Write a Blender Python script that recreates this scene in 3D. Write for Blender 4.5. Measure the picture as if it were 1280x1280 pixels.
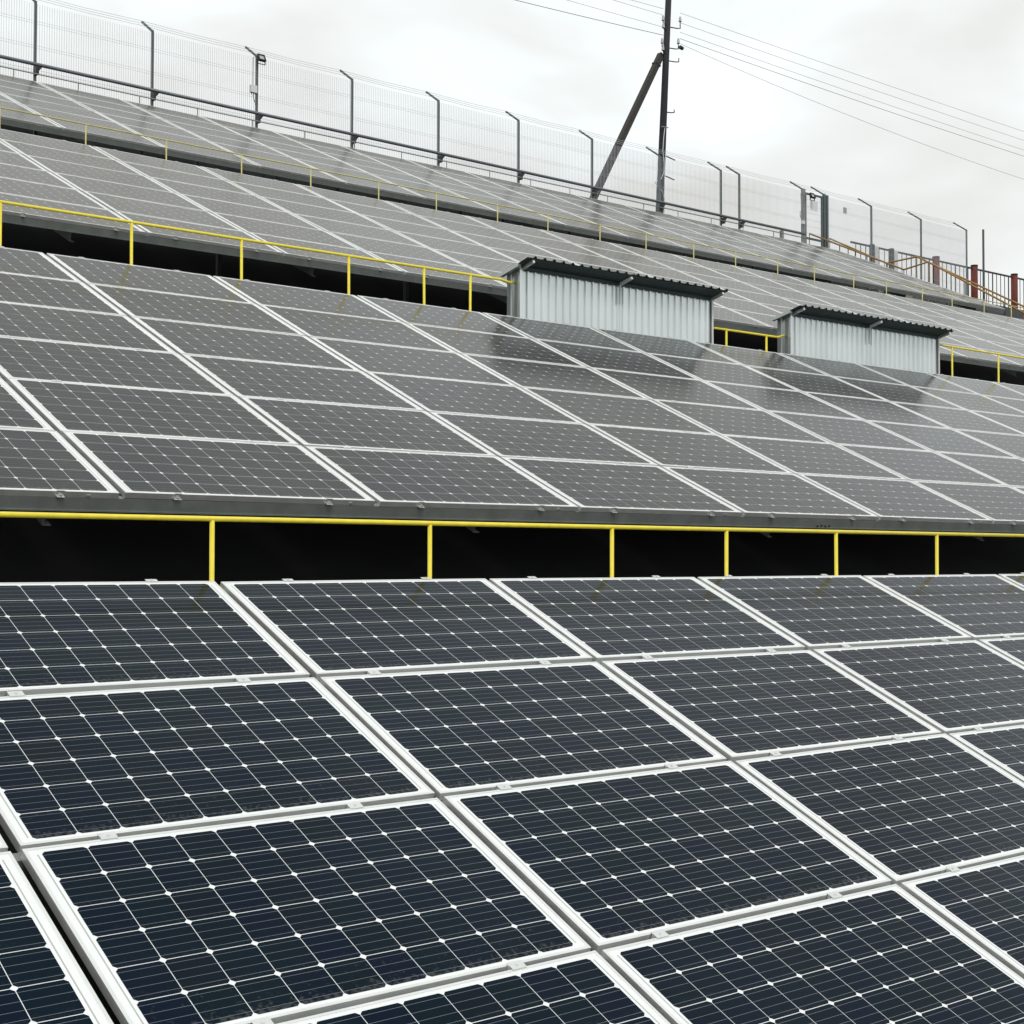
import bpy, bmesh, math, random
from mathutils import Vector, Matrix
random.seed(7)
rad = math.radians
for o in list(bpy.data.objects):
    bpy.data.objects.remove(o)
scene = bpy.context.scene
COL = scene.collection

# ------------------------------------------------------------------ camera
YAW, PITCH, ROLL = rad(39.1757), rad(1.8074), rad(0.1279)
fwd = Vector((math.sin(YAW)*math.cos(PITCH), math.cos(YAW)*math.cos(PITCH), math.sin(PITCH)))
rgt = Vector((math.cos(YAW), -math.sin(YAW), 0))
upv = rgt.cross(fwd)
r2 = rgt*math.cos(ROLL) + upv*math.sin(ROLL)
u2 = upv*math.cos(ROLL) - rgt*math.sin(ROLL)
cam_d = bpy.data.cameras.new('camera')
cam_d.sensor_width = 36.0
cam_d.lens = 1845.41/1280*36.0
cam_d.clip_start = 0.05
cam_d.clip_end = 3000
cam = bpy.data.objects.new('camera', cam_d)
COL.objects.link(cam)
cam.matrix_world = Matrix(((r2.x, u2.x, -fwd.x, 0), (r2.y, u2.y, -fwd.y, 0), (r2.z, u2.z, -fwd.z, 0), (0, 0, 0, 1)))
scene.camera = cam

# ------------------------------------------------------------------ world: overcast sky
SUN_EL, SUN_AZ = 48, 205           # degrees; azimuth clockwise from +Y
w = bpy.data.worlds.new('World')
scene.world = w
w.use_nodes = True
nt = w.node_tree
nt.nodes.clear()
out = nt.nodes.new('ShaderNodeOutputWorld')
sky = nt.nodes.new('ShaderNodeTexSky')
sky.sky_type = 'NISHITA'
sky.sun_disc = False
sky.sun_elevation = rad(SUN_EL)
sky.sun_rotation = rad(SUN_AZ)
bg1 = nt.nodes.new('ShaderNodeBackground')
bg1.inputs[1].default_value = 0.1
nt.links.new(sky.outputs[0], bg1.inputs[0])
tc = nt.nodes.new('ShaderNodeTexCoord')
mp = nt.nodes.new('ShaderNodeMapping')
mp.inputs['Scale'].default_value = (1, 1, 1.8)
mp.inputs['Location'].default_value = (5.5, 3.3, -1.0)
nt.links.new(tc.outputs['Generated'], mp.inputs[0])
nz = nt.nodes.new('ShaderNodeTexNoise')
nz.inputs['Scale'].default_value = 4.6
nz.inputs['Detail'].default_value = 4
nz.inputs['Roughness'].default_value = 0.48
nz.inputs['Distortion'].default_value = 0.3
nt.links.new(mp.outputs[0], nz.inputs['Vector'])
cr = nt.nodes.new('ShaderNodeValToRGB')
cr.color_ramp.elements[0].position = 0.34
cr.color_ramp.elements[0].color = (0.70, 0.692, 0.650, 1)
cr.color_ramp.elements[1].position = 0.645
cr.color_ramp.elements[1].color = (0.92, 0.965, 0.965, 1)
nt.links.new(nz.outputs[0], cr.inputs[0])
bg2 = nt.nodes.new('ShaderNodeBackground')
nt.links.new(cr.outputs[0], bg2.inputs[0])
mx = nt.nodes.new('ShaderNodeMixShader')
mx.inputs[0].default_value = 0.93
nt.links.new(bg1.outputs[0], mx.inputs[1])
nt.links.new(bg2.outputs[0], mx.inputs[2])
nt.links.new(mx.outputs[0], out.inputs[0])

sun_d = bpy.data.lights.new('sun', 'SUN')
sun_d.energy = 1.0
sun_d.angle = rad(18)
sun_d.color = (1.0, 0.96, 0.9)
sun = bpy.data.objects.new('sun', sun_d)
COL.objects.link(sun)
az = rad(SUN_AZ)
sd = Vector((math.sin(az)*math.cos(rad(SUN_EL)), math.cos(az)*math.cos(rad(SUN_EL)), math.sin(rad(SUN_EL))))
sun.rotation_euler = sd.to_track_quat('Z', 'Y').to_euler()
sun.location = sd*60

vs = scene.view_settings
vs.view_transform = 'Standard'
vs.look = 'None'
vs.exposure = 0.22
vs.gamma = 1
vs.use_curve_mapping = False
scene.render.resolution_x = 1024
scene.render.resolution_y = 1024
scene.render.engine = 'CYCLES'

# ------------------------------------------------------------------ materials
def new_mat(name):
    m = bpy.data.materials.new(name)
    m.use_nodes = True
    return m, m.node_tree, m.node_tree.nodes['Principled BSDF']

def simple(name, col, rough=0.5, metal=0.0, var=0.12, scale=6.0, bump=0.0, ior=1.45, stretch=(1, 1, 1)):
    """principled paint/metal with blotchy wear in colour and gloss"""
    m, t, b = new_mat(name)
    g = t.nodes.new('ShaderNodeNewGeometry')
    mpn = t.nodes.new('ShaderNodeMapping')
    mpn.inputs['Scale'].default_value = stretch
    t.links.new(g.outputs['Position'], mpn.inputs[0])
    n = t.nodes.new('ShaderNodeTexNoise')
    n.inputs['Scale'].default_value = scale
    n.inputs['Detail'].default_value = 6
    n.inputs['Roughness'].default_value = 0.65
    t.links.new(mpn.outputs[0], n.inputs['Vector'])
    ramp = t.nodes.new('ShaderNodeValToRGB')
    ramp.color_ramp.elements[0].position = 0.3
    ramp.color_ramp.elements[1].position = 0.72
    ramp.color_ramp.elements[0].color = (*[c*(1-var) for c in col], 1)
    ramp.color_ramp.elements[1].color = (*[min(1, c*(1+var*0.6)) for c in col], 1)
    t.links.new(n.outputs[0], ramp.inputs[0])
    t.links.new(ramp.outputs[0], b.inputs['Base Color'])
    mr = t.nodes.new('ShaderNodeMapRange')
    mr.inputs[3].default_value = max(0.05, rough-0.1)
    mr.inputs[4].default_value = min(1, rough+0.12)
    t.links.new(n.outputs[0], mr.inputs[0])
    t.links.new(mr.outputs[0], b.inputs['Roughness'])
    b.inputs['Metallic'].default_value = metal
    b.inputs['IOR'].default_value = ior
    if bump:
        bp = t.nodes.new('ShaderNodeBump')
        bp.inputs['Strength'].default_value = bump
        bp.inputs['Distance'].default_value = 0.02
        t.links.new(n.outputs[0], bp.inputs['Height'])
        t.links.new(bp.outputs[0], b.inputs['Normal'])
    return m

M = {}
M['alu'] = simple('anodised_aluminium', (0.86, 0.87, 0.86), 0.38, 0.80, 0.06, 9)
M['galv'] = simple('galvanised_steel', (0.25, 0.27, 0.26), 0.5, 0.35, 0.18, 7)
M['clamp'] = simple('clamp_aluminium', (0.80, 0.81, 0.80), 0.38, 0.85, 0.06, 30)
M['yellow'] = simple('yellow_paint', (0.90, 0.75, 0.06), 0.38, 0, 0.12, 14)
M['faded'] = simple('faded_yellow_paint', (0.62, 0.56, 0.20), 0.5, 0, 0.18, 9)
M['zinc'] = simple('zinc_sheet', (0.74, 0.79, 0.79), 0.30, 0.75, 0.14, 2.2, stretch=(1, 1, 0.25))
M['roof'] = simple('dark_green_roof_sheet', (0.022, 0.045, 0.045), 0.45, 0.0, 0.2, 4)
M['post'] = simple('fence_post_grey', (0.10, 0.12, 0.125), 0.5, 0.2, 0.15, 5)
M['wire'] = simple('fence_wire_zinc', (0.56, 0.60, 0.63), 0.5, 0.2, 0.1, 5)
M['pipe'] = simple('steel_pipe_grey', (0.16, 0.18, 0.20), 0.42, 0.4, 0.15, 4)
M['pole'] = simple('tarred_wood', (0.022, 0.023, 0.027), 0.75, 0, 0.4, 9, 0.5, stretch=(3, 3, 0.4))
M['brace'] = simple('weathered_wood', (0.055, 0.052, 0.048), 0.85, 0, 0.45, 14, 0.6, stretch=(2, 2, 0.5))
M['cable'] = simple('cable', (0.30, 0.30, 0.30), 0.6, 0, 0.1, 4)
M['black'] = simple('black_housing', (0.015, 0.016, 0.018), 0.4, 0, 0.2, 6)
M['glass'] = simple('lamp_glass', (0.45, 0.5, 0.52), 0.12, 0, 0.1, 6)
M['white'] = simple('white_plastic', (0.72, 0.73, 0.72), 0.5, 0, 0.08, 6)
M['rust'] = simple('rusty_red_paint', (0.16, 0.032, 0.020), 0.7, 0, 0.4, 9, 0.3)
M['brown'] = simple('worn_ochre_paint', (0.36, 0.20, 0.055), 0.55, 0, 0.35, 8)
M['iron'] = simple('dark_iron', (0.035, 0.035, 0.038), 0.55, 0.2, 0.3, 8)
M['concrete'] = simple('concrete', (0.26, 0.24, 0.21), 0.85, 0, 0.25, 5, 0.3)
M['porcelain'] = simple('porcelain', (0.5, 0.52, 0.5), 0.2, 0, 0.1, 10)
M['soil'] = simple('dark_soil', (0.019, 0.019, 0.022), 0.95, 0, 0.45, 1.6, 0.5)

def glass_over(name, cell, sky_veil=0.0):
    """cells / backsheet behind anti-reflection solar glass"""
    m, t, b = new_mat(name)
    L = t.links
    g = t.nodes.new('ShaderNodeNewGeometry')
    n = t.nodes.new('ShaderNodeTexNoise')
    n.inputs['Scale'].default_value = 1.3
    n.inputs['Detail'].default_value = 5
    n.inputs['Roughness'].default_value = 0.6
    L.new(g.outputs['Position'], n.inputs['Vector'])
    b.inputs['IOR'].default_value = 1.145
    b.inputs['Specular Tint'].default_value = (0.32, 0.66, 1.0, 1)
    b.inputs['Sheen Weight'].default_value = 0.12
    b.inputs['Sheen Roughness'].default_value = 0.25
    b.inputs['Sheen Tint'].default_value = (1.0, 0.97, 0.90, 1)
    mr = t.nodes.new('ShaderNodeMapRange')
    mr.inputs[3].default_value = 0.115 + sky_veil*0.35
    mr.inputs[4].default_value = 0.18 + sky_veil*0.4
    L.new(n.outputs[0], mr.inputs[0])
    L.new(mr.outputs[0], b.inputs['Roughness'])
    if not cell:
        b.inputs['Base Color'].default_value = (*[c*(1-sky_veil)+d*sky_veil for c, d in zip((0.80, 0.82, 0.82), (0.37, 0.34, 0.28))], 1)  # painted sky reflection also greys the white backsheet
        return m
    # silicon colour, varying from cell to cell (individual cells: object random; joined cells: island random)
    oi = t.nodes.new('ShaderNodeObjectInfo')
    add = t.nodes.new('ShaderNodeMath')
    add.operation = 'ADD'
    L.new(oi.outputs['Random'], add.inputs[0])
    L.new(g.outputs['Random Per Island'], add.inputs[1])
    fr = t.nodes.new('ShaderNodeMath')
    fr.operation = 'FRACT'
    L.new(add.outputs[0], fr.inputs[0])
    ramp = t.nodes.new('ShaderNodeValToRGB')
    e = ramp.color_ramp.elements
    e[0].position, e[0].color = 0.0, (0.0010, 0.0050, 0.0155, 1)
    e[1].position, e[1].color = 1.0, (0.0026, 0.0066, 0.0125, 1)
    x = e.new(0.45)
    x.color = (0.0010, 0.0064, 0.0140, 1)
    x = e.new(0.75)
    x.color = (0.0009, 0.0072, 0.0125, 1)
    L.new(fr.outputs[0], ramp.inputs[0])
    # four silver busbars along the long side of the panel
    uv = t.nodes.new('ShaderNodeUVMap')
    uv.uv_map = 'UVMap'
    sx = t.nodes.new('ShaderNodeSeparateXYZ')
    L.new(uv.outputs[0], sx.inputs[0])
    mul = t.nodes.new('ShaderNodeMath')
    mul.operation = 'MULTIPLY'
    mul.inputs[1].default_value = 4
    L.new(sx.outputs[1], mul.inputs[0])
    f2 = t.nodes.new('ShaderNodeMath')
    f2.operation = 'FRACT'
    L.new(mul.outputs[0], f2.inputs[0])
    sb = t.nodes.new('ShaderNodeMath')
    sb.operation = 'SUBTRACT'
    sb.inputs[1].default_value = 0.5
    L.new(f2.outputs[0], sb.inputs[0])
    ab = t.nodes.new('ShaderNodeMath')
    ab.operation = 'ABSOLUTE'
    L.new(sb.outputs[0], ab.inputs[0])
    lt = t.nodes.new('ShaderNodeMath')
    lt.operation = 'LESS_THAN'
    lt.inputs[1].default_value = 0.017
    L.new(ab.outputs[0], lt.inputs[0])
    mixb = t.nodes.new('ShaderNodeMix')
    mixb.data_type = 'RGBA'
    L.new(lt.outputs[0], mixb.inputs[0])
    L.new(ramp.outputs[0], mixb.inputs[6])
    mixb.inputs[7].default_value = (0.20, 0.22, 0.24, 1)
    # dust speckle along the lowest edge of each panel (mesh attribute "dust" is 1 on the lowest cells)
    at = t.nodes.new('ShaderNodeAttribute')
    at.attribute_name = 'dust'
    n2 = t.nodes.new('ShaderNodeTexNoise')
    n2.inputs['Scale'].default_value = 62
    n2.inputs['Detail'].default_value = 4
    L.new(g.outputs['Position'], n2.inputs['Vector'])
    edge = t.nodes.new('ShaderNodeMapRange')
    edge.inputs[1].default_value = 0.36
    edge.inputs[2].default_value = 0.0
    edge.inputs[3].default_value = 0.0
    edge.inputs[4].default_value = 0.22
    L.new(sx.outputs[1], edge.inputs[0])
    ad2 = t.nodes.new('ShaderNodeMath')
    ad2.operation = 'ADD'
    L.new(edge.outputs[0], ad2.inputs[0])
    L.new(n2.outputs[0], ad2.inputs[1])
    mr2 = t.nodes.new('ShaderNodeMapRange')
    mr2.inputs[1].default_value = 0.62
    mr2.inputs[2].default_value = 0.80
    mr2.inputs[3].default_value = 0.0
    mr2.inputs[4].default_value = 0.26
    L.new(ad2.outputs[0], mr2.inputs[0])
    mlt = t.nodes.new('ShaderNodeMath')
    mlt.operation = 'MULTIPLY'
    L.new(mr2.outputs[0], mlt.inputs[0])
    L.new(at.outputs['Fac'], mlt.inputs[1])
    # thin general film of dust; on upper arrays also painted sky reflection
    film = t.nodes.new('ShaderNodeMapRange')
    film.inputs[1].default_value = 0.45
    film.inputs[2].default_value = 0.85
    film.inputs[3].default_value = sky_veil*1.7
    film.inputs[4].default_value = 0.02 + sky_veil*2.6
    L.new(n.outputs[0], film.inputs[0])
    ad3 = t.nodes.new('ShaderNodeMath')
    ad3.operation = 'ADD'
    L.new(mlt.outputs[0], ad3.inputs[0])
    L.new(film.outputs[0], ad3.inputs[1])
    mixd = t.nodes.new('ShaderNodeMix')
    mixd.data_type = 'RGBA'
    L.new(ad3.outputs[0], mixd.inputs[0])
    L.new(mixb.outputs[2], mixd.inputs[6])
    mixd.inputs[7].default_value = (0.17, 0.165, 0.15, 1) if sky_veil == 0 else (0.30, 0.272, 0.222, 1)  # dust colour; the paler one carries the painted sky reflection
    L.new(mixd.outputs[2], b.inputs['Base Color'])
    return m

SKY_VEIL = [0.0, 0.055, 0.15]      # pale sky reflection painted into the glass colours, stronger up the slope
CELLM = [glass_over('silicon_cell_under_glass', True, d) for d in SKY_VEIL]
SHEETM = [glass_over('white_backsheet_under_glass', False, d) for d in SKY_VEIL]

# ------------------------------------------------------------------ mesh helpers
def link(o, parent=None):
    COL.objects.link(o)
    if parent:
        o.parent = parent
    return o

def obj(name, me, parent=None, mat=None):
    if mat and not me.materials:
        me.materials.append(mat)
    return link(bpy.data.objects.new(name, me), parent)

def empty(name, loc=(0, 0, 0)):
    o = bpy.data.objects.new(name, None)
    o.empty_display_size = 0.2
    o.location = loc
    return link(o)

def tag(o, label, cat, group=None):
    o['label'] = label
    o['category'] = cat
    if group:
        o['group'] = group
    return o

class MB:
    """collects boxes / tubes / prisms into one mesh"""
    def __init__(self):
        self.v, self.f = [], []
    def add(self, vs, fs):
        n = len(self.v)
        self.v += [tuple(p) for p in vs]
        self.f += [tuple(i+n for i in q) for q in fs]
        return self
    def box(self, a, b):
        (x0, y0, z0), (x1, y1, z1) = a, b
        return self.add([(x0, y0, z0), (x1, y0, z0), (x1, y1, z0), (x0, y1, z0), (x0, y0, z1), (x1, y0, z1), (x1, y1, z1), (x0, y1, z1)],
                        [(0, 3, 2, 1), (4, 5, 6, 7), (0, 1, 5, 4), (1, 2, 6, 5), (2, 3, 7, 6), (3, 0, 4, 7)])
    def tube(self, pts, r, n=8, r1=None, caps=True, up=None):
        pts = [Vector(p) for p in pts]
        rings = []
        prev = None
        for i, p in enumerate(pts):
            a = pts[max(i-1, 0)]
            c = pts[min(i+1, len(pts)-1)]
            d = (c-a).normalized()
            ref = up or (Vector((0, 0, 1)) if abs(d.z) < 0.9 else Vector((0, 1, 0)))
            s = d.cross(ref).normalized()
            q = s.cross(d).normalized()
            rr = r if r1 is None else r + (r1-r)*i/(len(pts)-1)
            rings.append([p + (s*math.cos(2*math.pi*(k+0.5)/n) + q*math.sin(2*math.pi*(k+0.5)/n))*rr for k in range(n)])
        vs = [v for ring in rings for v in ring]
        fs = []
        for i in range(len(rings)-1):
            for k in range(n):
                k2 = (k+1) % n
                fs.append((i*n+k, i*n+k2, (i+1)*n+k2, (i+1)*n+k))
        if caps:
            fs.append(tuple(range(n-1, -1, -1)))
            fs.append(tuple((len(rings)-1)*n+k for k in range(n)))
        return self.add(vs, fs)
    def bar(self, p, q, w, h, up=(0, 0, 1)):
        """rectangular bar from p to q, w sideways, h along up"""
        p, q = Vector(p), Vector(q)
        d = (q-p).normalized()
        s = d.cross(Vector(up)).normalized()
        u = s.cross(d).normalized()
        vs = [e + s*a*w/2 + u*b*h/2 for e in (p, q) for a, b in ((-1, -1), (1, -1), (1, 1), (-1, 1))]
        return self.add(vs, [(0, 3, 2, 1), (4, 5, 6, 7), (0, 1, 5, 4), (1, 2, 6, 5), (2, 3, 7, 6), (3, 0, 4, 7)])
    def mesh(self, name, smooth=False):
        me = bpy.data.meshes.new(name)
        me.from_pydata(self.v, [], self.f)
        bm = bmesh.new()
        bm.from_mesh(me)
        bmesh.ops.recalc_face_normals(bm, faces=bm.faces)
        bm.to_mesh(me)
        bm.free()
        if smooth:
            for p in me.polygons:
                p.use_smooth = len(p.vertices) == 4
        return me
    def build(self, name, mat, parent=None, smooth=False, origin=None):
        if origin is not None:
            ox, oy, oz = origin
            self.v = [(a-ox, b-oy, c-oz) for a, b, c in self.v]
        o = obj(name, self.mesh(name, smooth), parent, mat)
        if origin is not None:
            o.location = origin
        return o

T = rad(24.0)
CT, ST = math.cos(T), math.sin(T)

# ------------------------------------------------------------------ hillside
def plane_z(y):
    return -0.114 + math.tan(T)*(y-6.646)
DEPTH = 1.05        # ground below the panel plane
prof = [(-900, plane_z(-8)-DEPTH-6), (-60, plane_z(-8)-DEPTH-1.2), (-8, plane_z(-8)-DEPTH)]
y = -7.0
while y < 27.4:
    prof.append((y, plane_z(y)-DEPTH + 0.03*math.sin(y*3.1)))
    y += 0.8
prof += [(27.9, 8.52), (29, 8.55), (33, 8.5), (60, 7.5), (900, -6)]
xs = [-900, -200, -60] + [-30+3*i for i in range(34)] + [120, 300, 900]
gv, gf = [], []
for x in xs:
    for (yy, zz) in prof:
        j = 0.04*math.sin(x*1.7+yy*2.3)+0.03*math.sin(x*0.63-yy*1.1) if -9 < yy < 30 else 0
        gv.append((x, yy, zz+j))
n = len(prof)
for i in range(len(xs)-1):
    for k in range(n-1):
        gf.append((i*n+k, (i+1)*n+k, (i+1)*n+k+1, i*n+k+1))
me = bpy.data.meshes.new('hillside')
me.from_pydata(gv, [], gf)
for p in me.polygons:
    p.use_smooth = True
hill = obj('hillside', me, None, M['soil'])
hill['kind'] = 'structure'

# ------------------------------------------------------------------ solar panels
PW, PH, FT = 1.679, 0.998, 0.036
CPX, CPY, CS, CH = 0.1575, 0.1575, 0.1547, 0.0112
CSY = 0.1541
WP = 1.7136

def frame_mesh():
    lip = 0.011
    o = [(-PW/2, -PH/2), (PW/2, -PH/2), (PW/2, PH/2), (-PW/2, PH/2)]
    i = [(-PW/2+lip, -PH/2+lip), (PW/2-lip, -PH/2+lip), (PW/2-lip, PH/2-lip), (-PW/2+lip, PH/2-lip)]
    b = 0.0018   # softened outer edge
    ob = [(x-math.copysign(b, x), y-math.copysign(b, y)) for x, y in o]
    rings = [[(x, y, -FT) for x, y in i], [(x, y, -FT) for x, y in o], [(x, y, -b) for x, y in o], [(x, y, 0) for x, y in ob], [(x, y, 0) for x, y in i], [(x, y, -0.012) for x, y in i]]
    v = [p for r in rings for p in r]
    f = []
    for r in range(5):
        for k in range(4):
            k2 = (k+1) % 4
            f.append((r*4+k, r*4+k2, (r+1)*4+k2, (r+1)*4+k))
    me = bpy.data.meshes.new('frame')
    me.from_pydata(v, [], f)
    bm = bmesh.new()
    bm.from_mesh(me)
    bmesh.ops.recalc_face_normals(bm, faces=bm.faces)
    bm.to_mesh(me)
    bm.free()
    me.materials.append(M['alu'])
    return me

def cell_outline():
    h, g, c = CS/2, CSY/2, CH
    return [(-h+c, -g), (h-c, -g), (h, -g+c), (h, g-c), (h-c, g), (-h+c, g), (-h, g-c), (-h, -g+c)]

def cells_mesh(name, centres, mat):
    """octagonal wafers with a little thickness; centres = [(x, y, dust)]"""
    v, f, uvs, dust = [], [], [], []
    top, bot = -0.0027, -0.0029
    ol = cell_outline()
    for cx, cy, du in centres:
        b = len(v)
        for z in (top, bot):
            v += [(cx+x, cy+y, z) for x, y in ol]
        dust += [du]*16
        f.append(tuple(b+k for k in range(8)))
        for k in range(8):
            f.append((b+k, b+8+k, b+8+(k+1) % 8, b+(k+1) % 8))
        uvs += [(x/CS+0.5, y/CSY+0.5) for x, y in ol]*2
    me = bpy.data.meshes.new(name)
    me.from_pydata(v, [], f)
    ul = me.uv_layers.new(name='UVMap')
    for lp in me.loops:
        ul.data[lp.index].uv = uvs[lp.vertex_index]
    at = me.attributes.new('dust', 'FLOAT', 'POINT')
    at.data.foreach_set('value', dust)
    me.materials.append(mat)
    return me

centres = [(CPX*(i-4.5), CPY*(j-2.5), 1.0 if j == 0 else 0.12) for j in range(6) for i in range(10)]
ME_FRAME = frame_mesh()
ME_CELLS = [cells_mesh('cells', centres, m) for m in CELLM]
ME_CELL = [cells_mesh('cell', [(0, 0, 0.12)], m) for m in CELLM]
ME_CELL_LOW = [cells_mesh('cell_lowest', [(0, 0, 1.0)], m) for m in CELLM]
mb = MB()
mb.box((-PW/2+0.011, -PH/2+0.011, -0.0060), (PW/2-0.011, PH/2-0.011, -0.0032))
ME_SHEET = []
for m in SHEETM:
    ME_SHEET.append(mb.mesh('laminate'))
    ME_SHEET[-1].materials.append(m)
# bus ribbons in the side margins
mb = MB()
mb.box((-0.0022, -PH/2+0.04, -0.0030), (0.0022, PH/2-0.04, -0.0026))
ME_RIB = mb.mesh('ribbon')
ME_RIB.materials.append(simple('tinned_ribbon', (0.45, 0.46, 0.46), 0.4, 0.2, 0.1, 20))
# clamp: a block bridging the row gap with a lip and a bolt head
def clamp_mesh(gap):
    m = MB()
    m.box((-0.03, -0.0075, 0.0006), (0.03, gap+0.0065, 0.0034))
    m.box((-0.03, 0.003, -FT), (0.03, gap-0.003, 0.0005))
    m.tube([(0, gap/2, 0.0035), (0, gap/2, 0.0075)], 0.0055, 6)
    me = m.mesh('clamp')
    me.materials.append(M['clamp'])
    return me
ME_CLAMP_A = clamp_mesh(0.024)
ME_CLAMP = clamp_mesh(0.012)
ME_CLAMP_T = clamp_mesh(0.010)
m_ = MB()   # end clamp on the lowest edge: Z profile with bolt
m_.box((-0.022, -0.022, -FT+0.004), (0.022, -0.001, -FT+0.008))
m_.box((-0.022, -0.004, -FT+0.009), (0.022, -0.0006, 0.0004))
m_.box((-0.022, -0.004, 0.0006), (0.022, 0.008, 0.0036))
m_.tube([(0, -0.013, -FT+0.0085), (0, -0.013, -FT+0.020)], 0.007, 6)
ME_END = m_.mesh('end_clamp')
ME_END.materials.append(M['clamp'])
m_ = MB()   # earthing tab
m_.box((-0.012, -0.0035, -0.031), (0.012, -0.0006, -0.018))
ME_TAB = m_.mesh('earthing_tab')
ME_TAB.materials.append(M['clamp'])

ARR = [  # x0, y0, z0 (lowest edge; for the first array the topmost edge), row pitch, first/last column per row (row 0 lowest)
    dict(x0=1.808, y0=6.646, z0=-0.114, hp=1.022, top=True, cols={0: (-1, 6), 1: (-2, 5), 2: (-2, 4), 3: (-1, 3), 4: (-1, 2)}),
    dict(x0=3.525, y0=7.775, z0=0.365, hp=1.01, top=False, cols={0: (-2, 7), 1: (-2, 8), 2: (-2, 8), 3: (-1, 9), 4: (-1, 10), 5: (-1, 11)}),
    dict(x0=7.034, y0=14.945, z0=3.555, hp=1.01, top=False, cols={0: (-2, 11), 1: (-2, 12), 2: (-2, 13), 3: (-2, 14), 4: (-2, 15), 5: (-1, 16)}),
    dict(x0=8.865, y0=21.829, z0=6.611, hp=1.01, top=False, cols={j: (-2, 14) for j in range(6)}),
]
ROWN = ['bottom row', 'second-lowest row', 'third-lowest row', 'third-highest row', 'second-highest row', 'top row']
ORD = ['first', 'second', 'third', 'fourth', 'fifth', 'sixth', 'seventh', 'eighth', 'ninth', 'tenth', 'eleventh', 'twelfth', 'thirteenth', 'fourteenth', 'fifteenth', 'sixteenth', 'seventeenth']
def shed_column(c):
    """where a column stands relative to the two sheds; c = 0 is the column at the railing end of the first shed"""
    if c < 0:
        return f'{ORD[-c-1]} column from the long-railing shed'
    return ['at long-railing shed\'s railing end', 'at long-railing shed\'s middle', 'at the gap between sheds',
            'at stair-side shed\'s gap end', 'at stair-side shed\'s middle', 'at stair-side shed\'s far end'][c] if c < 6 else f'{ORD[c-6]} column past the stair-side shed'
def panel_label(k, rown, c):
    if k == 0:
        return f'navy solar panel with white frame, {rown}, lowest array below the walkway'
    if k == 1:
        return f'dark solar panel downhill of sheds, {rown}, {shed_column(c-4)}'
    if k == 2:
        return f'pale solar panel uphill of sheds, {rown}, {shed_column(c-2)}'
    return f'glossy pale solar panel, {rown} of uppermost array, {ORD[14-c]} column from the stairs'
GROUP = ['solar panels of the lowest array', 'solar panels downhill of the sheds', 'solar panels uphill of the sheds', 'solar panels of the uppermost array']
for k, A in enumerate(ARR):
    for r, (c0, c1) in A['cols'].items():
        for c in range(c0, c1+1):
            if A['top']:
                s = -(r+1)*A['hp'] + 0.012 + PH/2 + (0.012 if r == 0 else 0)
                rown = ['top row', 'second row down', 'third row down', 'fourth row down', 'fifth row down'][r]
            else:
                s = (r+0.5)*A['hp']
                if r == 0:
                    s -= 0.006
                rown = ROWN[r]
            jit = 0.0022
            ctr = (A['x0'] + WP*(c+0.5) + random.gauss(0, jit), A['y0'] + s*CT, A['z0'] + s*ST + random.gauss(0, 0.0006))
            p = empty('solar_panel', ctr)
            p.rotation_euler = (T + rad(random.gauss(0, 0.12)), rad(random.gauss(0, 0.10)), rad(random.gauss(0, 0.035)))
            tag(p, panel_label(k, rown, c), 'solar panel', GROUP[k] if k else GROUP[k] + ', ' + rown)
            obj('frame', ME_FRAME, p)
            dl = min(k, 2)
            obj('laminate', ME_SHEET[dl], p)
            single = (k == 0) or (k == 1 and r < 3 and c < 6)
            if single:
                for sx in (-0.8005, 0.8005):
                    obj('ribbon', ME_RIB, p).location.x = sx
                for (cx, cy, du) in centres:
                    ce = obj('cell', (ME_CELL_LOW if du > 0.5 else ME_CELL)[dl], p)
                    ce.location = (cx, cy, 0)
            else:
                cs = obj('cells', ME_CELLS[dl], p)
                cs['kind'] = 'stuff'
            if k < 3:
                for sx in (-0.50, 0.47):
                    cl = obj('clamp', ME_CLAMP_T if rown == 'top row' else (ME_CLAMP_A if k == 0 else ME_CLAMP), p)
                    cl.location = (sx + random.uniform(-0.05, 0.05), PH/2, 0)
            if not A['top'] and r == 0 and k < 3:
                for sx in (-0.52, 0.50):
                    e = obj('end_clamp', ME_END, p)
                    e.location = (sx, -PH/2, 0)
                e = obj('earthing_tab', ME_TAB, p)
                e.location = (0.66, -PH/2, 0)

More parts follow.
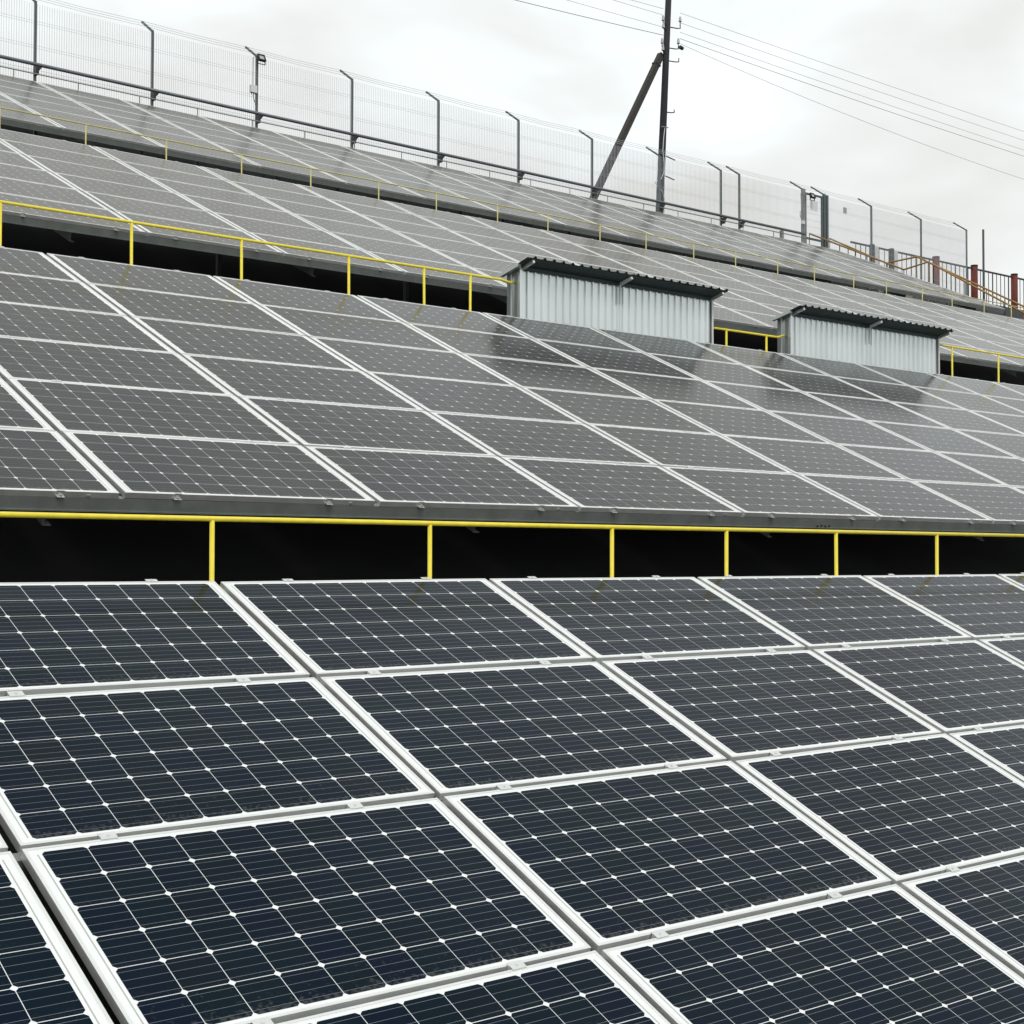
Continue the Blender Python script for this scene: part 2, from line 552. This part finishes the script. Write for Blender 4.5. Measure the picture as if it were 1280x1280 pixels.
# ------------------------------------------------------------------ mounting racks under the panels
def slope_pt(A, x, s, d):
    """point on array A: x along the row, s up the slope from its reference edge, d below the panel surface"""
    return Vector((x, A['y0'] + s*CT + d*ST, A['z0'] + s*ST - d*CT))
NRM = Vector((0, -ST, CT))
RLAB = ['grey steel rack under the foot-of-slope panels', 'grey steel rack carrying the panels downhill of the sheds, with long front beam',
        'grey steel rack carrying the panels uphill of the sheds', 'grey steel rack carrying the uppermost panels below the mesh fence']
for k, A in enumerate(ARR):
    x0 = A['x0'] + WP*min(c[0] for c in A['cols'].values()) + 0.01
    x1 = A['x0'] + WP*(max(c[1] for c in A['cols'].values())+1) - 0.01
    root = empty('mounting_rack', (x0, A['y0'], A['z0']-DEPTH))
    tag(root, RLAB[k], 'rack', 'steel racks under the panel arrays')
    base = Vector(root.location)
    nrow = len(A['cols'])
    lines = [(-j*A['hp'] if A['top'] else j*A['hp']) for j in range(nrow+1)]
    for li, s in enumerate(lines):
        m = MB()
        front = (not A['top'] and li == 0)
        hgt = 0.085 if front else 0.06
        s2 = s + (0.022 if front else (-0.03 if li == nrow and not A['top'] else (-0.03 if A['top'] and li == 0 else 0)))
        def P(x, ds, d):
            return slope_pt(A, x, s2+ds, d) - base
        # C-section: web plus two flanges
        wd = 0.045
        for (a0, a1, d0, d1) in ((-wd/2, -wd/2+0.004, FT+0.002, FT+hgt), (-wd/2+0.0041, wd/2, FT+0.002, FT+0.006), (-wd/2+0.0041, wd/2, FT+hgt-0.004, FT+hgt)):
            vs = [P(x, a, d) for x in (x0, x1) for a, d in ((a0, d0), (a1, d0), (a1, d1), (a0, d1))]
            m.add(vs, [(0, 3, 2, 1), (4, 5, 6, 7), (0, 1, 5, 4), (1, 2, 6, 5), (2, 3, 7, 6), (3, 0, 4, 7)])
        if front:   # small rolled lip under the front beam
            a0, a1, d0, d1 = -wd/2-0.006, -wd/2-0.0005, FT+hgt-0.010, FT+hgt-0.001
            vs = [P(x, a, d) for x in (x0, x1) for a, d in ((a0, d0), (a1, d0), (a1, d1), (a0, d1))]
            m.add(vs, [(0, 3, 2, 1), (4, 5, 6, 7), (0, 1, 5, 4), (1, 2, 6, 5), (2, 3, 7, 6), (3, 0, 4, 7)])
        m.build('purlin', M['galv'], root)
    smin, smax = min(lines), max(lines)
    first = {0: 0.4, 1: 3.13, 2: 6.22, 3: 6.4}[k]
    x = first - 3*math.ceil((first-x0)/3) + 3
    while x < x1:
        m = MB()
        dtop = FT + 0.087
        dep = 0.115
        lo, hi = smin+0.07, smax-0.1
        for (xa, xb, d0, d1) in ((0, 0.004, dtop, dtop+dep), (0.0041, 0.05, dtop, dtop+0.004), (0.0041, 0.05, dtop+dep-0.004, dtop+dep)):
            vs = [slope_pt(A, x+q, s, d)-base for s in (lo, hi) for q, d in ((xa, d0), (xb, d0), (xb, d1), (xa, d1))]
            m.add(vs, [(0, 3, 2, 1), (4, 5, 6, 7), (0, 1, 5, 4), (1, 2, 6, 5), (2, 3, 7, 6), (3, 0, 4, 7)])
        m.build('rafter', M['galv'], root)
        tops = []
        for sl in (smin+2.6, smax-0.9):
            a = slope_pt(A, x-0.03, sl, dtop+dep*0.5)
            tops.append(a)
            bz = plane_z(a.y)-DEPTH-0.25
            MB().bar(a-base, Vector((a.x, a.y, bz))-base, 0.055, 0.055, (0, 1, 0)).build('leg', M['galv'], root)
        a, b = tops
        q = Vector((a.x-0.035, b.y-0.02, plane_z(b.y)-DEPTH+0.05))
        a2 = Vector((a.x-0.035, a.y-0.02, a.z-0.05))
        MB().bar(a2-base, a2+(q-a2)*0.62-base, 0.012, 0.05, (0, 0, 1)).build('brace', M['galv'], root)
        x += 3.0

# splice in the front beam of the second array, four bolts
rack2 = [o for o in bpy.data.objects if o.name.startswith('mounting_rack') and 'downhill' in o['label']][0]
A = ARR[1]
b_ = Vector(rack2.location)
for q, (dx, dd) in enumerate(((0.0, 0.075), (0.05, 0.068), (0.10, 0.075), (0.15, 0.069))):
    c = slope_pt(A, 9.60+dx, -0.003, FT+dd*0.85)
    MB().tube([c-b_, c-b_-Vector((0, CT, ST))*0.010], 0.008, 6).build('bolt', M['iron'], rack2)

# ------------------------------------------------------------------ yellow railings on the walkways
def railing(name, label, yr, zr, posts, xa, xb, mat, r=0.0135, endpts=None, lean=None, startpts=None, group=None, zbase=None):
    root = empty(name, (xa, yr, plane_z(yr)-DEPTH))
    tag(root, label, 'railing', group)
    base = Vector(root.location)
    pts = [(xa, yr, zr)]
    if startpts:
        pts = list(startpts) + pts
    pts.append((xb, yr, zr))
    if endpts:
        pts += list(endpts)
    MB().tube([Vector(p)-base for p in pts], r, 10).build('top_rail', mat, root, True)
    for i, x in enumerate(posts):
        zb = (plane_z(yr)-DEPTH-0.2) if zbase is None else zbase
        dx = lean[i] if lean else random.gauss(0, 0.006)
        MB().tube([Vector((x+dx, yr+random.gauss(0, 0.002), zb))-base, Vector((x, yr, zr-r*0.6))-base], r*0.95, 10).build('post', mat, root, True)
    return root

GR = 'yellow railings along the walkways'
railing('yellow_railing', 'bright yellow tube railing on the lowest walkway, below the grey front beam', 6.72, 0.197,
        [0.85, 2.18, 3.527, 4.881, 6.278, 7.319, 8.465, 9.680, 10.95, 12.2], 0.5, 12.5, M['yellow'], 0.0135, group=GR)
railing('yellow_railing', 'bright yellow tube railing running a long way and ending at the side of a shed', 13.45, 3.275,
        [2.35, 3.6, 4.872, 6.161, 7.366, 8.671, 9.673, 10.333], 2.0, 10.78, M['yellow'], 0.0155,
        endpts=[(10.93, 13.47, 3.262), (11.05, 13.53, 3.285)], lean=[0, 0, 0.004, 0.008, 0.012, 0.01, 0.02, -0.01], group=GR)
railing('yellow_railing', 'short low yellow railing in the gap between the two sheds', 13.45, 3.070,
        [14.657, 15.461], 14.41, 15.62, M['yellow'], 0.0155, endpts=[(15.72, 13.47, 3.075), (15.93, 13.53, 3.125)], group=GR)
railing('yellow_railing', 'thin yellow railing starting beside the shed nearer the stairs, on its far side', 13.45, 3.318,
        [19.808, 21.084, 22.4, 23.7], 19.5, 24.2, M['yellow'], 0.0145, group=GR)
railing('yellow_railing', 'long thin pale yellow railing on the walkway below the uppermost panels', 20.75, 6.400,
        [6.2, 7.49, 8.771, 10.059, 11.353, 12.629, 13.971, 15.184, 16.556, 17.757, 19.07, 20.30, 21.645, 22.898, 24.22, 25.439, 26.804, 28.003, 29.384, 30.574, 31.92, 33.115, 34.4], 6.0, 34.6, M['faded'], 0.0115, group=GR)
railing('low_railing', 'thin grey low railing along the top edge of the uppermost panels', 27.6, 9.30,
        [7.65+1.284*i for i in range(21)], 7.2, 33.6, M['galv'], 0.0125)

# ------------------------------------------------------------------ corrugated sheds over the inverters
def corrugated(x0, x1, pitch, amp, frac=0.42, ramp=0.16):
    """trapezoid profile: list of (x, d)"""
    pts = []
    x = x0
    while x < x1 - 1e-6:
        for f_, d in ((0, 0), (1-frac-2*ramp, 0), (1-frac-ramp, amp), (1-ramp, amp)):
            xx = x + f_*pitch
            if xx < x1:
                pts.append((xx, d))
        x += pitch
    pts.append((x1, 0))
    return pts

def shed(label, X0, X1, mid, yw, zt, zb):
    root = empty('metal_shed', (X0, yw, plane_z(yw)-DEPTH))
    tag(root, label, 'shed', 'corrugated metal sheds on the walkway')
    base = Vector(root.location)
    # front wall: two ribbed sheets, overlapping at the middle seam
    for a, b, off in ((X0+0.03, mid+0.02, 0), (mid-0.02, X1-0.03, -0.0045)):
        prof = corrugated(a, b, 0.1165, 0.022, 0.16, 0.10)
        m = MB()
        vs, fs = [], []
        for (x, d) in prof:
            for dy in (0, 0.002):
                for z in (zb, zt):
                    vs.append(Vector((x, yw-d+off+dy, z))-base)
        for i in range(len(prof)-1):
            q = i*4
            fs += [(q, q+4, q+5, q+1), (q+2, q+3, q+7, q+6), (q, q+2, q+6, q+4), (q+1, q+5, q+7, q+3)]
        fs += [(0, 1, 3, 2), tuple(len(vs)-4+t for t in (0, 2, 3, 1))]
        m.add(vs, fs)
        m.build('wall_sheet', M['zinc'], root)
    # side panels, with corner trims
    for x, s in ((X0, -1), (X1, 1)):
        m = MB()
        m.box(Vector((x-0.004, yw+0.012, zb))-base, Vector((x+0.004, yw+0.19, zt-0.02))-base)
        for q in range(2):
            m.box(Vector((x+s*0.0045-0.006, yw+0.06+q*0.08, zb))-base, Vector((x+s*0.0045+0.006, yw+0.085+q*0.08, zt-0.03))-base)
        m.build('side_panel', M['zinc'], root)
        m = MB()
        m.box(Vector((x-0.014, yw-0.034, zb-0.01))-base, Vector((x+0.028 if s < 0 else x+0.014, yw-0.0275, zt-0.002))-base)
        m.box(Vector((x-0.014 if s < 0 else x+0.008, yw-0.027, zb-0.01))-base, Vector((x-0.008 if s < 0 else x+0.014, yw+0.03, zt-0.002))-base)
        m.build('corner_trim', M['white'] if s > 0 else M['zinc'], root)
        MB().bar(Vector((x+s*0.0, yw+0.17, plane_z(yw)-DEPTH-0.2))-base, Vector((x+s*0.0, yw+0.17, zt-0.03))-base, 0.05, 0.05, (0, 1, 0)).build('post', M['galv'], root)
    MB().bar(Vector((X0, yw+0.03, plane_z(yw)-DEPTH-0.2))-base, Vector((X0, yw+0.03, zt-0.05))-base, 0.05, 0.05, (0, 1, 0)).build('post', M['galv'], root)
    MB().bar(Vector((X1, yw+0.03, plane_z(yw)-DEPTH-0.2))-base, Vector((X1, yw+0.03, zt-0.05))-base, 0.05, 0.05, (0, 1, 0)).build('post', M['galv'], root)
    # dark eaves beam right under the roof
    MB().box(Vector((X0+0.02, yw-0.048, zt-0.028))-base, Vector((X1-0.01, yw-0.0245, zt+0.012))-base).build('eaves_beam', M['roof'], root)
    # roof: two ribbed sheets, high towards the slope below, falling towards the walkway
    yf, zf, yb, zbk = yw-0.27, zt+0.070, yw+0.23, zt-0.055
    for a, b, off in ((X0-0.09, mid+0.03, 0.0), (mid-0.03, X1+0.05, 0.004)):
        prof = corrugated(a, b, 0.147, 0.026, 0.12, 0.10)
        m = MB()
        vs, fs = [], []
        for (x, d) in prof:
            for dz in (0, 0.0025):
                for (yy, zz) in ((yf, zf), (yb, zbk)):
                    vs.append(Vector((x, yy, zz+d+dz+off))-base)
        for i in range(len(prof)-1):
            q = i*4
            fs += [(q, q+4, q+5, q+1), (q+2, q+3, q+7, q+6), (q, q+2, q+6, q+4), (q+1, q+5, q+7, q+3)]
        fs += [(0, 1, 3, 2), tuple(len(vs)-4+t for t in (0, 2, 3, 1))]
        m.add(vs, fs)
        m.build('roof_sheet', M['roof'], root)
    MB().bar(Vector(((X0+X1)/2-0.02, yf+0.012, zf-0.0065))-base, Vector(((X0+X1)/2-0.02, yw-0.02, zf-0.0065-(yw-0.02-yf-0.012)*(zf-zbk)/(yb-yf)))-base, X1-X0+0.10, 0.004).build('soffit', M['roof'], root)
    # steel roof arms: end arms and the middle one, pale
    for x, name in ((X0+0.02, 'roof_arm'), (mid, 'roof_arm'), (X1-0.03, 'roof_arm')):
        MB().bar(Vector((x, yf+0.02, zf-0.030))-base, Vector((x, yb-0.02, zbk-0.024))-base, 0.034, 0.034).build(name, M['white'] if x == mid else M['zinc'], root)
    # verge flashing on the left end and drip strip below the middle arm
    MB().bar(Vector((X0-0.075, yw-0.10, zf-0.058))-base, Vector((X0-0.075, yb+0.01, zbk-0.012))-base, 0.05, 0.04).build('verge_flashing', M['zinc'], root)
    MB().box(Vector((mid-0.009, yw-0.046, zt-0.26))-base, Vector((mid+0.009, yw-0.030, zt-0.03))-base).build('seam_strip', M['white'], root)
    # inverter hanging on the rear of the wall
    return root
shed('zinc corrugated shed with dark roof, standing where the long bright yellow railing ends', 11.075, 14.378, 12.689, 13.47, 3.455, 2.42)
shed('zinc corrugated shed with dark roof, the one nearer the stairs and red posts', 15.965, 19.450, 17.724, 13.47, 3.430, 2.42)

# ------------------------------------------------------------------ perimeter fence of welded mesh
FY = 28.5
fx = [8.49, 10.973, 13.476, 15.948, 18.432, 20.904, 23.404, 25.907, 28.386, 30.841, 31.611, 34.435, 35.405, 37.71, 40.297, 42.842]
fence = empty('mesh_fence', (fx[0], FY, 8.5))
tag(fence, 'tall grey security fence of fine wire mesh with bent post tops above the uppermost panels', 'fence')
fb = Vector(fence.location)
ZT, ZB = 11.05, 8.62
for i, x in enumerate(fx):
    big = i in (11, 12)
    wd = 0.11 if i == 11 else (0.085 if i == 12 else 0.05)
    zt = ZT + (0.02 if big else random.gauss(0, 0.012))
    p = MB().bar(Vector((x, FY, 8.3))-fb, Vector((x, FY, zt))-fb, wd, wd*0.8, (0, 1, 0)).build('post', M['galv'] if i == 11 else M['post'], fence)
    a = Vector((x, FY, zt-0.02))-fb
    MB().bar(a, a+Vector((0, 0.50, 0.34)), 0.04, 0.04, (0, 0, 1)).build('post_arm', M['post'], p)
    if i == 12:
        MB().bar(Vector((x+0.13, FY, 8.3))-fb, Vector((x+0.13, FY, zt-0.02))-fb, 0.09, 0.07, (0, 1, 0)).build('post', M['post'], fence)
MB().bar(Vector((43.827, FY, 8.3))-fb, Vector((43.827, FY, 11.2))-fb, 0.055, 0.05, (0, 1, 0)).build('post', M['post'], fence)
def wire_box(m, a, b, w):
    m.bar(a, b, w, w, (0, 1, 0) if abs(a[0]-b[0]) < 1e-4 else (0, 0, 1))
for i in range(len(fx)-1):
    if i == 11:
        continue
    xa, xb = fx[i]+0.03, fx[i+1]-0.03
    if i == 12:
        xa += 0.15
    m = MB()
    nv = max(2, int((xb-xa)/0.05))
    for q in range(nv+1):
        x = xa + (xb-xa)*q/nv
        wire_box(m, Vector((x, FY-0.02, ZB))-fb, Vector((x, FY-0.02, ZT-0.05))-fb, 0.0054)
    z = ZB+0.02
    row = 0
    while z < ZT-0.04:
        wire_box(m, Vector((xa, FY-0.026, z))-fb, Vector((xb, FY-0.026, z))-fb, 0.0036)
        z += 0.44 if row % 2 else 0.05
        row += 1
    o = m.build('mesh_panel', M['wire'], fence)
    o['kind'] = 'stuff'
# three strands on the bent arms
for dy, dz in ((0.16, 0.11), (0.32, 0.22), (0.48, 0.33)):
    MB().tube([Vector((x, FY+dy, ZT-0.0+dz - (0.02 if q % 2 else 0)))-fb for q, x in enumerate([v for a in range(len(fx)-1) for v in (fx[a], (fx[a]+fx[a+1])/2)] + [fx[-1]])], 0.0042, 4).build('strand', M['wire'], fence)

# thick pipe carried on the posts
pr_ = empty('steel_pipe', (fx[0], FY-0.13, 8.6))
tag(pr_, 'thick dark grey pipe running along the front of the mesh fence', 'pipe')
pb = Vector(pr_.location)
MB().tube([Vector((8.0, FY-0.13, 9.76))-pb, Vector((34.36, FY-0.13, 9.68))-pb], 0.036, 12).build('pipe', M['pipe'], pr_, True)
for i, x in enumerate(fx[:11]):
    z = 9.76 - 0.08*(x-8)/26.4
    m = MB()
    tri = [(x-0.028, z-0.037), (x+0.10, z-0.037), (x+0.026, z-0.13), (x+0.026, z-0.20), (x-0.028, z-0.20)]
    m.add([Vector((a, yv, c))-pb for yv in (FY-0.15, FY-0.045) for a, c in tri],
          [(0, 1, 2, 3, 4), (9, 8, 7, 6, 5)] + [(q, (q+1) % 5, 5+(q+1) % 5, 5+q) for q in range(5)])
    m.build('bracket', M['black'], pr_)
MB().bar(Vector((33.3, FY-0.13, 9.63))-pb, Vector((33.3, FY-0.13, 8.35))-pb, 0.10, 0.08, (0, 1, 0)).build('support', M['galv'], pr_)

# gate between the two thick posts
g = empty('gate', (34.5, FY, 8.62))
tag(g, 'narrow mesh gate between two thick posts at the top of the stairs', 'gate')
gb = Vector(g.location)
m = MB()
for a, b in (((34.51, FY, 10.96), (35.33, FY, 10.96)), ((34.51, FY, 9.62), (35.33, FY, 9.62)), ((34.51, FY, 8.75), (35.33, FY, 8.75))):
    m.bar(Vector(a)-gb, Vector(b)-gb, 0.05, 0.05)
for x in (34.535, 35.305):
    m.bar(Vector((x, FY, 8.72))-gb, Vector((x, FY, 10.98))-gb, 0.049, 0.049, (0, 1, 0))
m.build('gate_frame', M['post'], g)
m = MB()
for q in range(17):
    x = 34.52+0.05*q
    wire_box(m, Vector((x, FY+0.03, 8.75))-gb, Vector((x, FY+0.03, 10.95))-gb, 0.0055)
for q in range(11):
    wire_box(m, Vector((34.5, FY+0.036, 8.8+0.2*q))-gb, Vector((35.34, FY+0.036, 8.8+0.2*q))-gb, 0.005)
o = m.build('gate_mesh', M['wire'], g)
o['kind'] = 'stuff'
s = MB().box((36.28, FY-0.045, 10.62), (36.44, FY-0.035, 10.80)).build('sign_plate', simple('grey_plate', (0.34, 0.36, 0.36), 0.5), None, origin=(36.36, FY-0.04, 10.62))
tag(s, 'small square grey plate hung on the mesh beside the gate', 'sign')
s = MB().box((34.72, FY-0.045, 10.48), (35.05, FY-0.035, 10.78)).build('notice_board', M['white'], None, origin=(34.88, FY-0.04, 10.48))
tag(s, 'white notice plate on the gate mesh', 'sign')

# floodlights on fence posts, junction box, cable
def floodlight(label, x, y, z):
    root = empty('floodlight', (x, y, z))
    tag(root, label, 'floodlight', 'floodlights on the fence posts')
    a = rad(-28)
    def R(px, py, pz):
        return Vector((px, py*math.cos(a)-pz*math.sin(a), py*math.sin(a)+pz*math.cos(a)))
    def rb(m, p, q):
        (x0, y0, z0), (x1, y1, z1) = p, q
        m.add([R(*c) for c in ((x0, y0, z0), (x1, y0, z0), (x1, y1, z0), (x0, y1, z0), (x0, y0, z1), (x1, y0, z1), (x1, y1, z1), (x0, y1, z1))],
              [(0, 3, 2, 1), (4, 5, 6, 7), (0, 1, 5, 4), (1, 2, 6, 5), (2, 3, 7, 6), (3, 0, 4, 7)])
    m = MB()
    rb(m, (-0.09, -0.03, -0.085), (0.09, 0.03, -0.06))
    rb(m, (-0.09, -0.03, 0.06), (0.09, 0.03, 0.085))
    rb(m, (-0.09, -0.03, -0.0599), (-0.06, 0.03, 0.0599))
    rb(m, (0.06, -0.03, -0.0599), (0.09, 0.03, 0.0599))
    rb(m, (-0.0599, 0.0, -0.0599), (0.0599, 0.028, 0.0599))
    m.build('housing', M['black'], root)
    m = MB()
    rb(m, (-0.0595, -0.012, -0.0595), (0.0595, -0.004, 0.0595))
    m.build('lens', M['glass'], root)
    m = MB()
    m.box((-0.10, -0.01, -0.14), (-0.094, 0.02, 0.01)).box((0.094, -0.01, -0.14), (0.10, 0.02, 0.01)).box((-0.0939, -0.01, -0.14), (0.0939, 0.02, -0.132))
    m.build('bracket', M['black'], root)
floodlight('small black floodlight on the fence post with the white junction box', 15.985, FY-0.14, 10.975)
floodlight('small black floodlight on the thick post beside the gate', 34.62, FY-0.20, 10.86)
jb = empty('junction_box', (15.82, FY-0.09, 10.18))
tag(jb, 'small white junction box on the fence post under the floodlight', 'electrical box')
b_ = Vector(jb.location)
MB().box((-0.085, -0.04, 0), (0.075, 0.03, 0.16)).build('box', M['white'], jb)
m = MB()
for q in (-0.05, 0.0, 0.045):
    m.tube([(q, -0.01, 0.0), (q, -0.01, -0.035)], 0.012, 6)
m.build('gland', M['black'], jb)
MB().tube([(-0.01, -0.01, -0.03), (0.0, -0.02, -0.15), (0.07, -0.03, -0.30), (0.10, -0.03, -0.42), (0.05, -0.03, -0.5)], 0.010, 6).build('cable', M['pipe'], jb)
MB().tube([(-0.015, 0.0, 0.16), (-0.012, 0.0, 0.78), (0.09, 0.0, 0.84)], 0.008, 6).build('cable', M['cable'], jb)
jb = empty('junction_box', (34.30, FY-0.10, 9.98))
tag(jb, 'tiny white box with loose cable loop on the thick gate post', 'electrical box')
MB().box((-0.06, -0.03, 0), (0.06, 0.03, 0.10)).build('box', M['white'], jb)
MB().tube([(-0.03, 0, 0.1), (-0.12, 0, 0.2), (-0.13, 0, 0.36), (-0.05, 0, 0.40), (-0.08, 0, 0.6), (-0.10, 0, 0.9), (0.04, 0.02, 1.02)], 0.010, 6).build('cable', M['cable'], jb)

# ------------------------------------------------------------------ utility pole with brace and lines
PYY = 30.0
up_ = empty('utility_pole', (29.87, PYY, 8.3))
tag(up_, 'dark wooden utility pole with a slanting brace behind the fence', 'utility pole')
ub = Vector(up_.location)
def pole_x(z):
    return 29.894 + (z-10.036)*(30.261-29.894)/(16.22-10.036)
MB().tube([Vector((pole_x(z), PYY, z))-ub for z in (8.2, 10.0, 12.0, 14.0, 16.24)], 0.122, 12, 0.088).build('pole', M['pole'], up_, True)
a, b = Vector((26.70, PYY+0.06, 8.8)), Vector((30.06, PYY+0.10, 14.60))
d = (b-a).normalized()
MB().bar(a-ub, b-ub, 0.165, 0.16, (0, 1, 0)).build('brace', M['brace'], up_)
MB().bar(b-d*0.42-ub, b-d*0.36-ub, 0.20, 0.19, (0, 1, 0)).build('brace_band', M['iron'], up_)
def hook(z, side, out, rise, name='insulator_hook', ins=True):
    x = pole_x(z)
    s = side
    h = MB().tube([Vector((x+s*0.06, PYY-0.03, z))-ub, Vector((x+s*(0.12+out*0.6), PYY-0.05, z+0.02))-ub, Vector((x+s*(0.12+out), PYY-0.05, z+0.05))-ub, Vector((x+s*(0.12+out), PYY-0.05, z+rise))-ub], 0.017, 6).build(name, M['iron'], up_)
    if ins:
        q = Vector((x+s*(0.12+out), PYY-0.05, z+rise))-ub
        MB().tube([q-Vector((0, 0, 0.05)), q, q+Vector((0, 0, 0.05)), q+Vector((0, 0, 0.09))], 0.048, 8, 0.03).build('insulator', M['porcelain'], h)
for z, s, o_, r_ in ((15.42, 1, 0.36, 0.30), (14.62+0.18, 1, 0.32, 0.26), (15.45, -1, 0.10, 0.14), (15.28, -1, 0.08, 0.10), (14.72, -1, 0.10, 0.2), (14.60, -1, 0.06, 0.12)):
    hook(z, s, o_, r_)
hook(14.42, 1, 0.36, 0.16, 'curved_hook', False)
hook(12.9, 1, 0.26, 0.13, 'curved_hook', False)
MB().tube([Vector((pole_x(14.8)+0.5, PYY-0.05, 14.92))-ub, Vector((pole_x(14.8)+0.62, PYY-0.05, 14.90))-ub], 0.055, 8).build('line_clamp', M['iron'], up_)
for z in (11.58, 11.0):
    MB().tube([Vector((pole_x(z)+0.10, PYY-0.08, z+0.02))-ub, Vector((pole_x(z)+0.42, PYY-0.12, z-0.05))-ub], 0.02, 6).build('climbing_step', M['iron'], up_)
MB().tube([Vector((pole_x(12.4)-0.16, PYY-0.10, 12.42))-ub, Vector((pole_x(12.4)+0.06, PYY-0.16, 12.41))-ub], 0.016, 6).build('cable_clip', M['cable'], up_)
cab = [(12.4, -0.04), (12.1, -0.07), (11.7, -0.08), (11.35, 0.0), (11.1, 0.0), (10.9, -0.10), (10.75, -0.35), (10.6, -0.12), (10.52, -0.02), (10.35, 0.06), (9.9, 0.06), (9.2, 0.06)]
MB().tube([Vector((pole_x(z)+dx, PYY-0.115, z))-ub for z, dx in cab], 0.013, 6).build('cable', M['wire'], up_)

def line(label, P, Q, sag, r=0.0068):
    P, Q = Vector(P), Vector(Q)
    pts = []
    for i in range(33):
        t = i/32
        v = P.lerp(Q, t)
        v.z -= 4*sag*t*(1-t)
        pts.append(v-P)
    o = MB().tube(pts, r, 5).build('power_line', M['cable'], None)
    o.location = P
    tag(o, label, 'power line', 'overhead lines on the utility pole')
RN = ['topmost', 'second', 'third', 'fourth and thickest', 'lowest and most sagging']
for i, (x, z, zq) in enumerate(((30.66, 15.75, 15.80), (30.55, 15.63, 15.47), (30.62, 15.10, 15.11), (30.80, 14.96, 14.88), (30.62, 14.60, 14.02))):
    zs = (15.93, 15.64, 15.36, 15.17, 15.02)[i]
    sag = (zs-zq)/0.967
    line(f'{RN[i]} of the thin wires leading from the pole over the stairs', (30.68, PYY-0.05, zs), (75, PYY, zs), sag, 0.0075 if i == 3 else 0.0055)
LN = ['lowest and thickest', 'second from lowest', 'third from lowest', 'highest']
for i, (z, xq, zq) in enumerate(((15.114, 24.407, 14.795), (15.348, 27.268, 15.267), (15.699, 27.964, 15.661), (15.887, 28.644, 15.826))):
    t = (30.0-xq)/45
    sag = (z-zq)/(4*t*(1-t))
    line(f'{LN[i]} of the wires leading from the pole above the mesh fence', (30.0, PYY-0.05, z), (-15, PYY, z), sag, 0.009 if i == 0 else 0.0055)

# ------------------------------------------------------------------ stairs with handrails at the end of the uppermost array
st = empty('staircase', (35.55, 29.0, 8.5))
tag(st, 'outdoor stairs with worn ochre handrails descending beside the uppermost panels', 'stairs')
sb_ = Vector(st.location)
railA = [(34.9, 28.65, 9.82), (34.9, 25.26, 8.215), (34.9, 24.45, 8.31), (34.9, 21.5, 6.50), (34.9, 18.5, 4.9)]
railB = [(36.2, 28.93, 9.90), (36.2, 26.82, 8.81), (36.2, 25.75, 8.83), (36.2, 22.3, 6.92), (36.2, 18.5, 5.0)]
for R_ in (railA, railB):
    MB().tube([Vector(p)-sb_ for p in R_], 0.026, 8).build('handrail', M['brown'], st, True)
    for i in range(len(R_)-1):
        p, q = Vector(R_[i]), Vector(R_[i+1])
        nn = max(1, int((q-p).length/0.62))
        for k in range(nn):
            c = p.lerp(q, k/nn)
            MB().tube([c-sb_-Vector((0, 0, 0.02)), Vector((c.x, c.y, plane_z(c.y)-DEPTH-0.1 if c.y < 27.6 else 8.4))-sb_], 0.014, 6).build('baluster', M['iron'] if k else M['brown'], st)
yy, zz = 28.4, 8.55
while yy > 18:
    ztop = min(8.58, plane_z(yy)-DEPTH+0.16)
    MB().box(Vector((34.96, yy-0.30, ztop-0.28))-sb_, Vector((36.14, yy+0.02, ztop))-sb_).build('step', M['concrete'], st)
    yy -= 0.32

# ------------------------------------------------------------------ picket fence with red posts on the plateau
PY2 = 29.5
pf = empty('picket_fence', (38.2, PY2, 8.4))
tag(pf, 'dark iron picket fence with thick rusty red posts behind the handrails', 'fence')
fb2 = Vector(pf.location)
px_ = [39.06, 40.08, 42.55, 44.80, 47.29, 49.7, 52.1]
for i, x in enumerate(px_):
    big = i > 1
    p = MB()
    if big:
        p.tube([Vector((x, PY2, 8.3))-fb2, Vector((x, PY2, 10.21))-fb2], 0.120, 14)
        o = p.build('post', M['rust'], pf, True)
        MB().tube([Vector((x, PY2, 10.211))-fb2, Vector((x, PY2, 10.26))-fb2], 0.126, 14).build('cap', M['iron'], o, True)
    else:
        p.bar(Vector((x, PY2, 8.3))-fb2, Vector((x, PY2, 10.2))-fb2, 0.13, 0.13, (0, 1, 0))
        o = p.build('post', M['iron'], pf)
        MB().bar(Vector((x+0.20, PY2-0.02, 8.3))-fb2, Vector((x+0.20, PY2-0.02, 10.16))-fb2, 0.2, 0.05, (0, 1, 0)).build('pale_board', M['white'], o)
ends = [37.9] + px_
for i in range(len(ends)-1):
    a, b = ends[i], ends[i+1]
    w0 = 0.122 if i > 2 else 0.07
    w1 = 0.122 if i > 1 else 0.07
    for z in (10.13, 8.95):
        MB().bar(Vector((a+w0, PY2, z))-fb2, Vector((b-w1, PY2, z))-fb2, 0.045, 0.055).build('rail', M['iron'], pf)
    nn = max(2, int((b-a-w0-w1)/0.23))
    for k in range(1, nn):
        x = a+w0+(b-a-w0-w1)*k/nn
        wd = 0.016 if k % 4 else 0.045
        MB().bar(Vector((x, PY2, 8.5))-fb2, Vector((x, PY2, 10.10))-fb2, wd, 0.02, (0, 1, 0)).build('picket', M['iron'], pf)
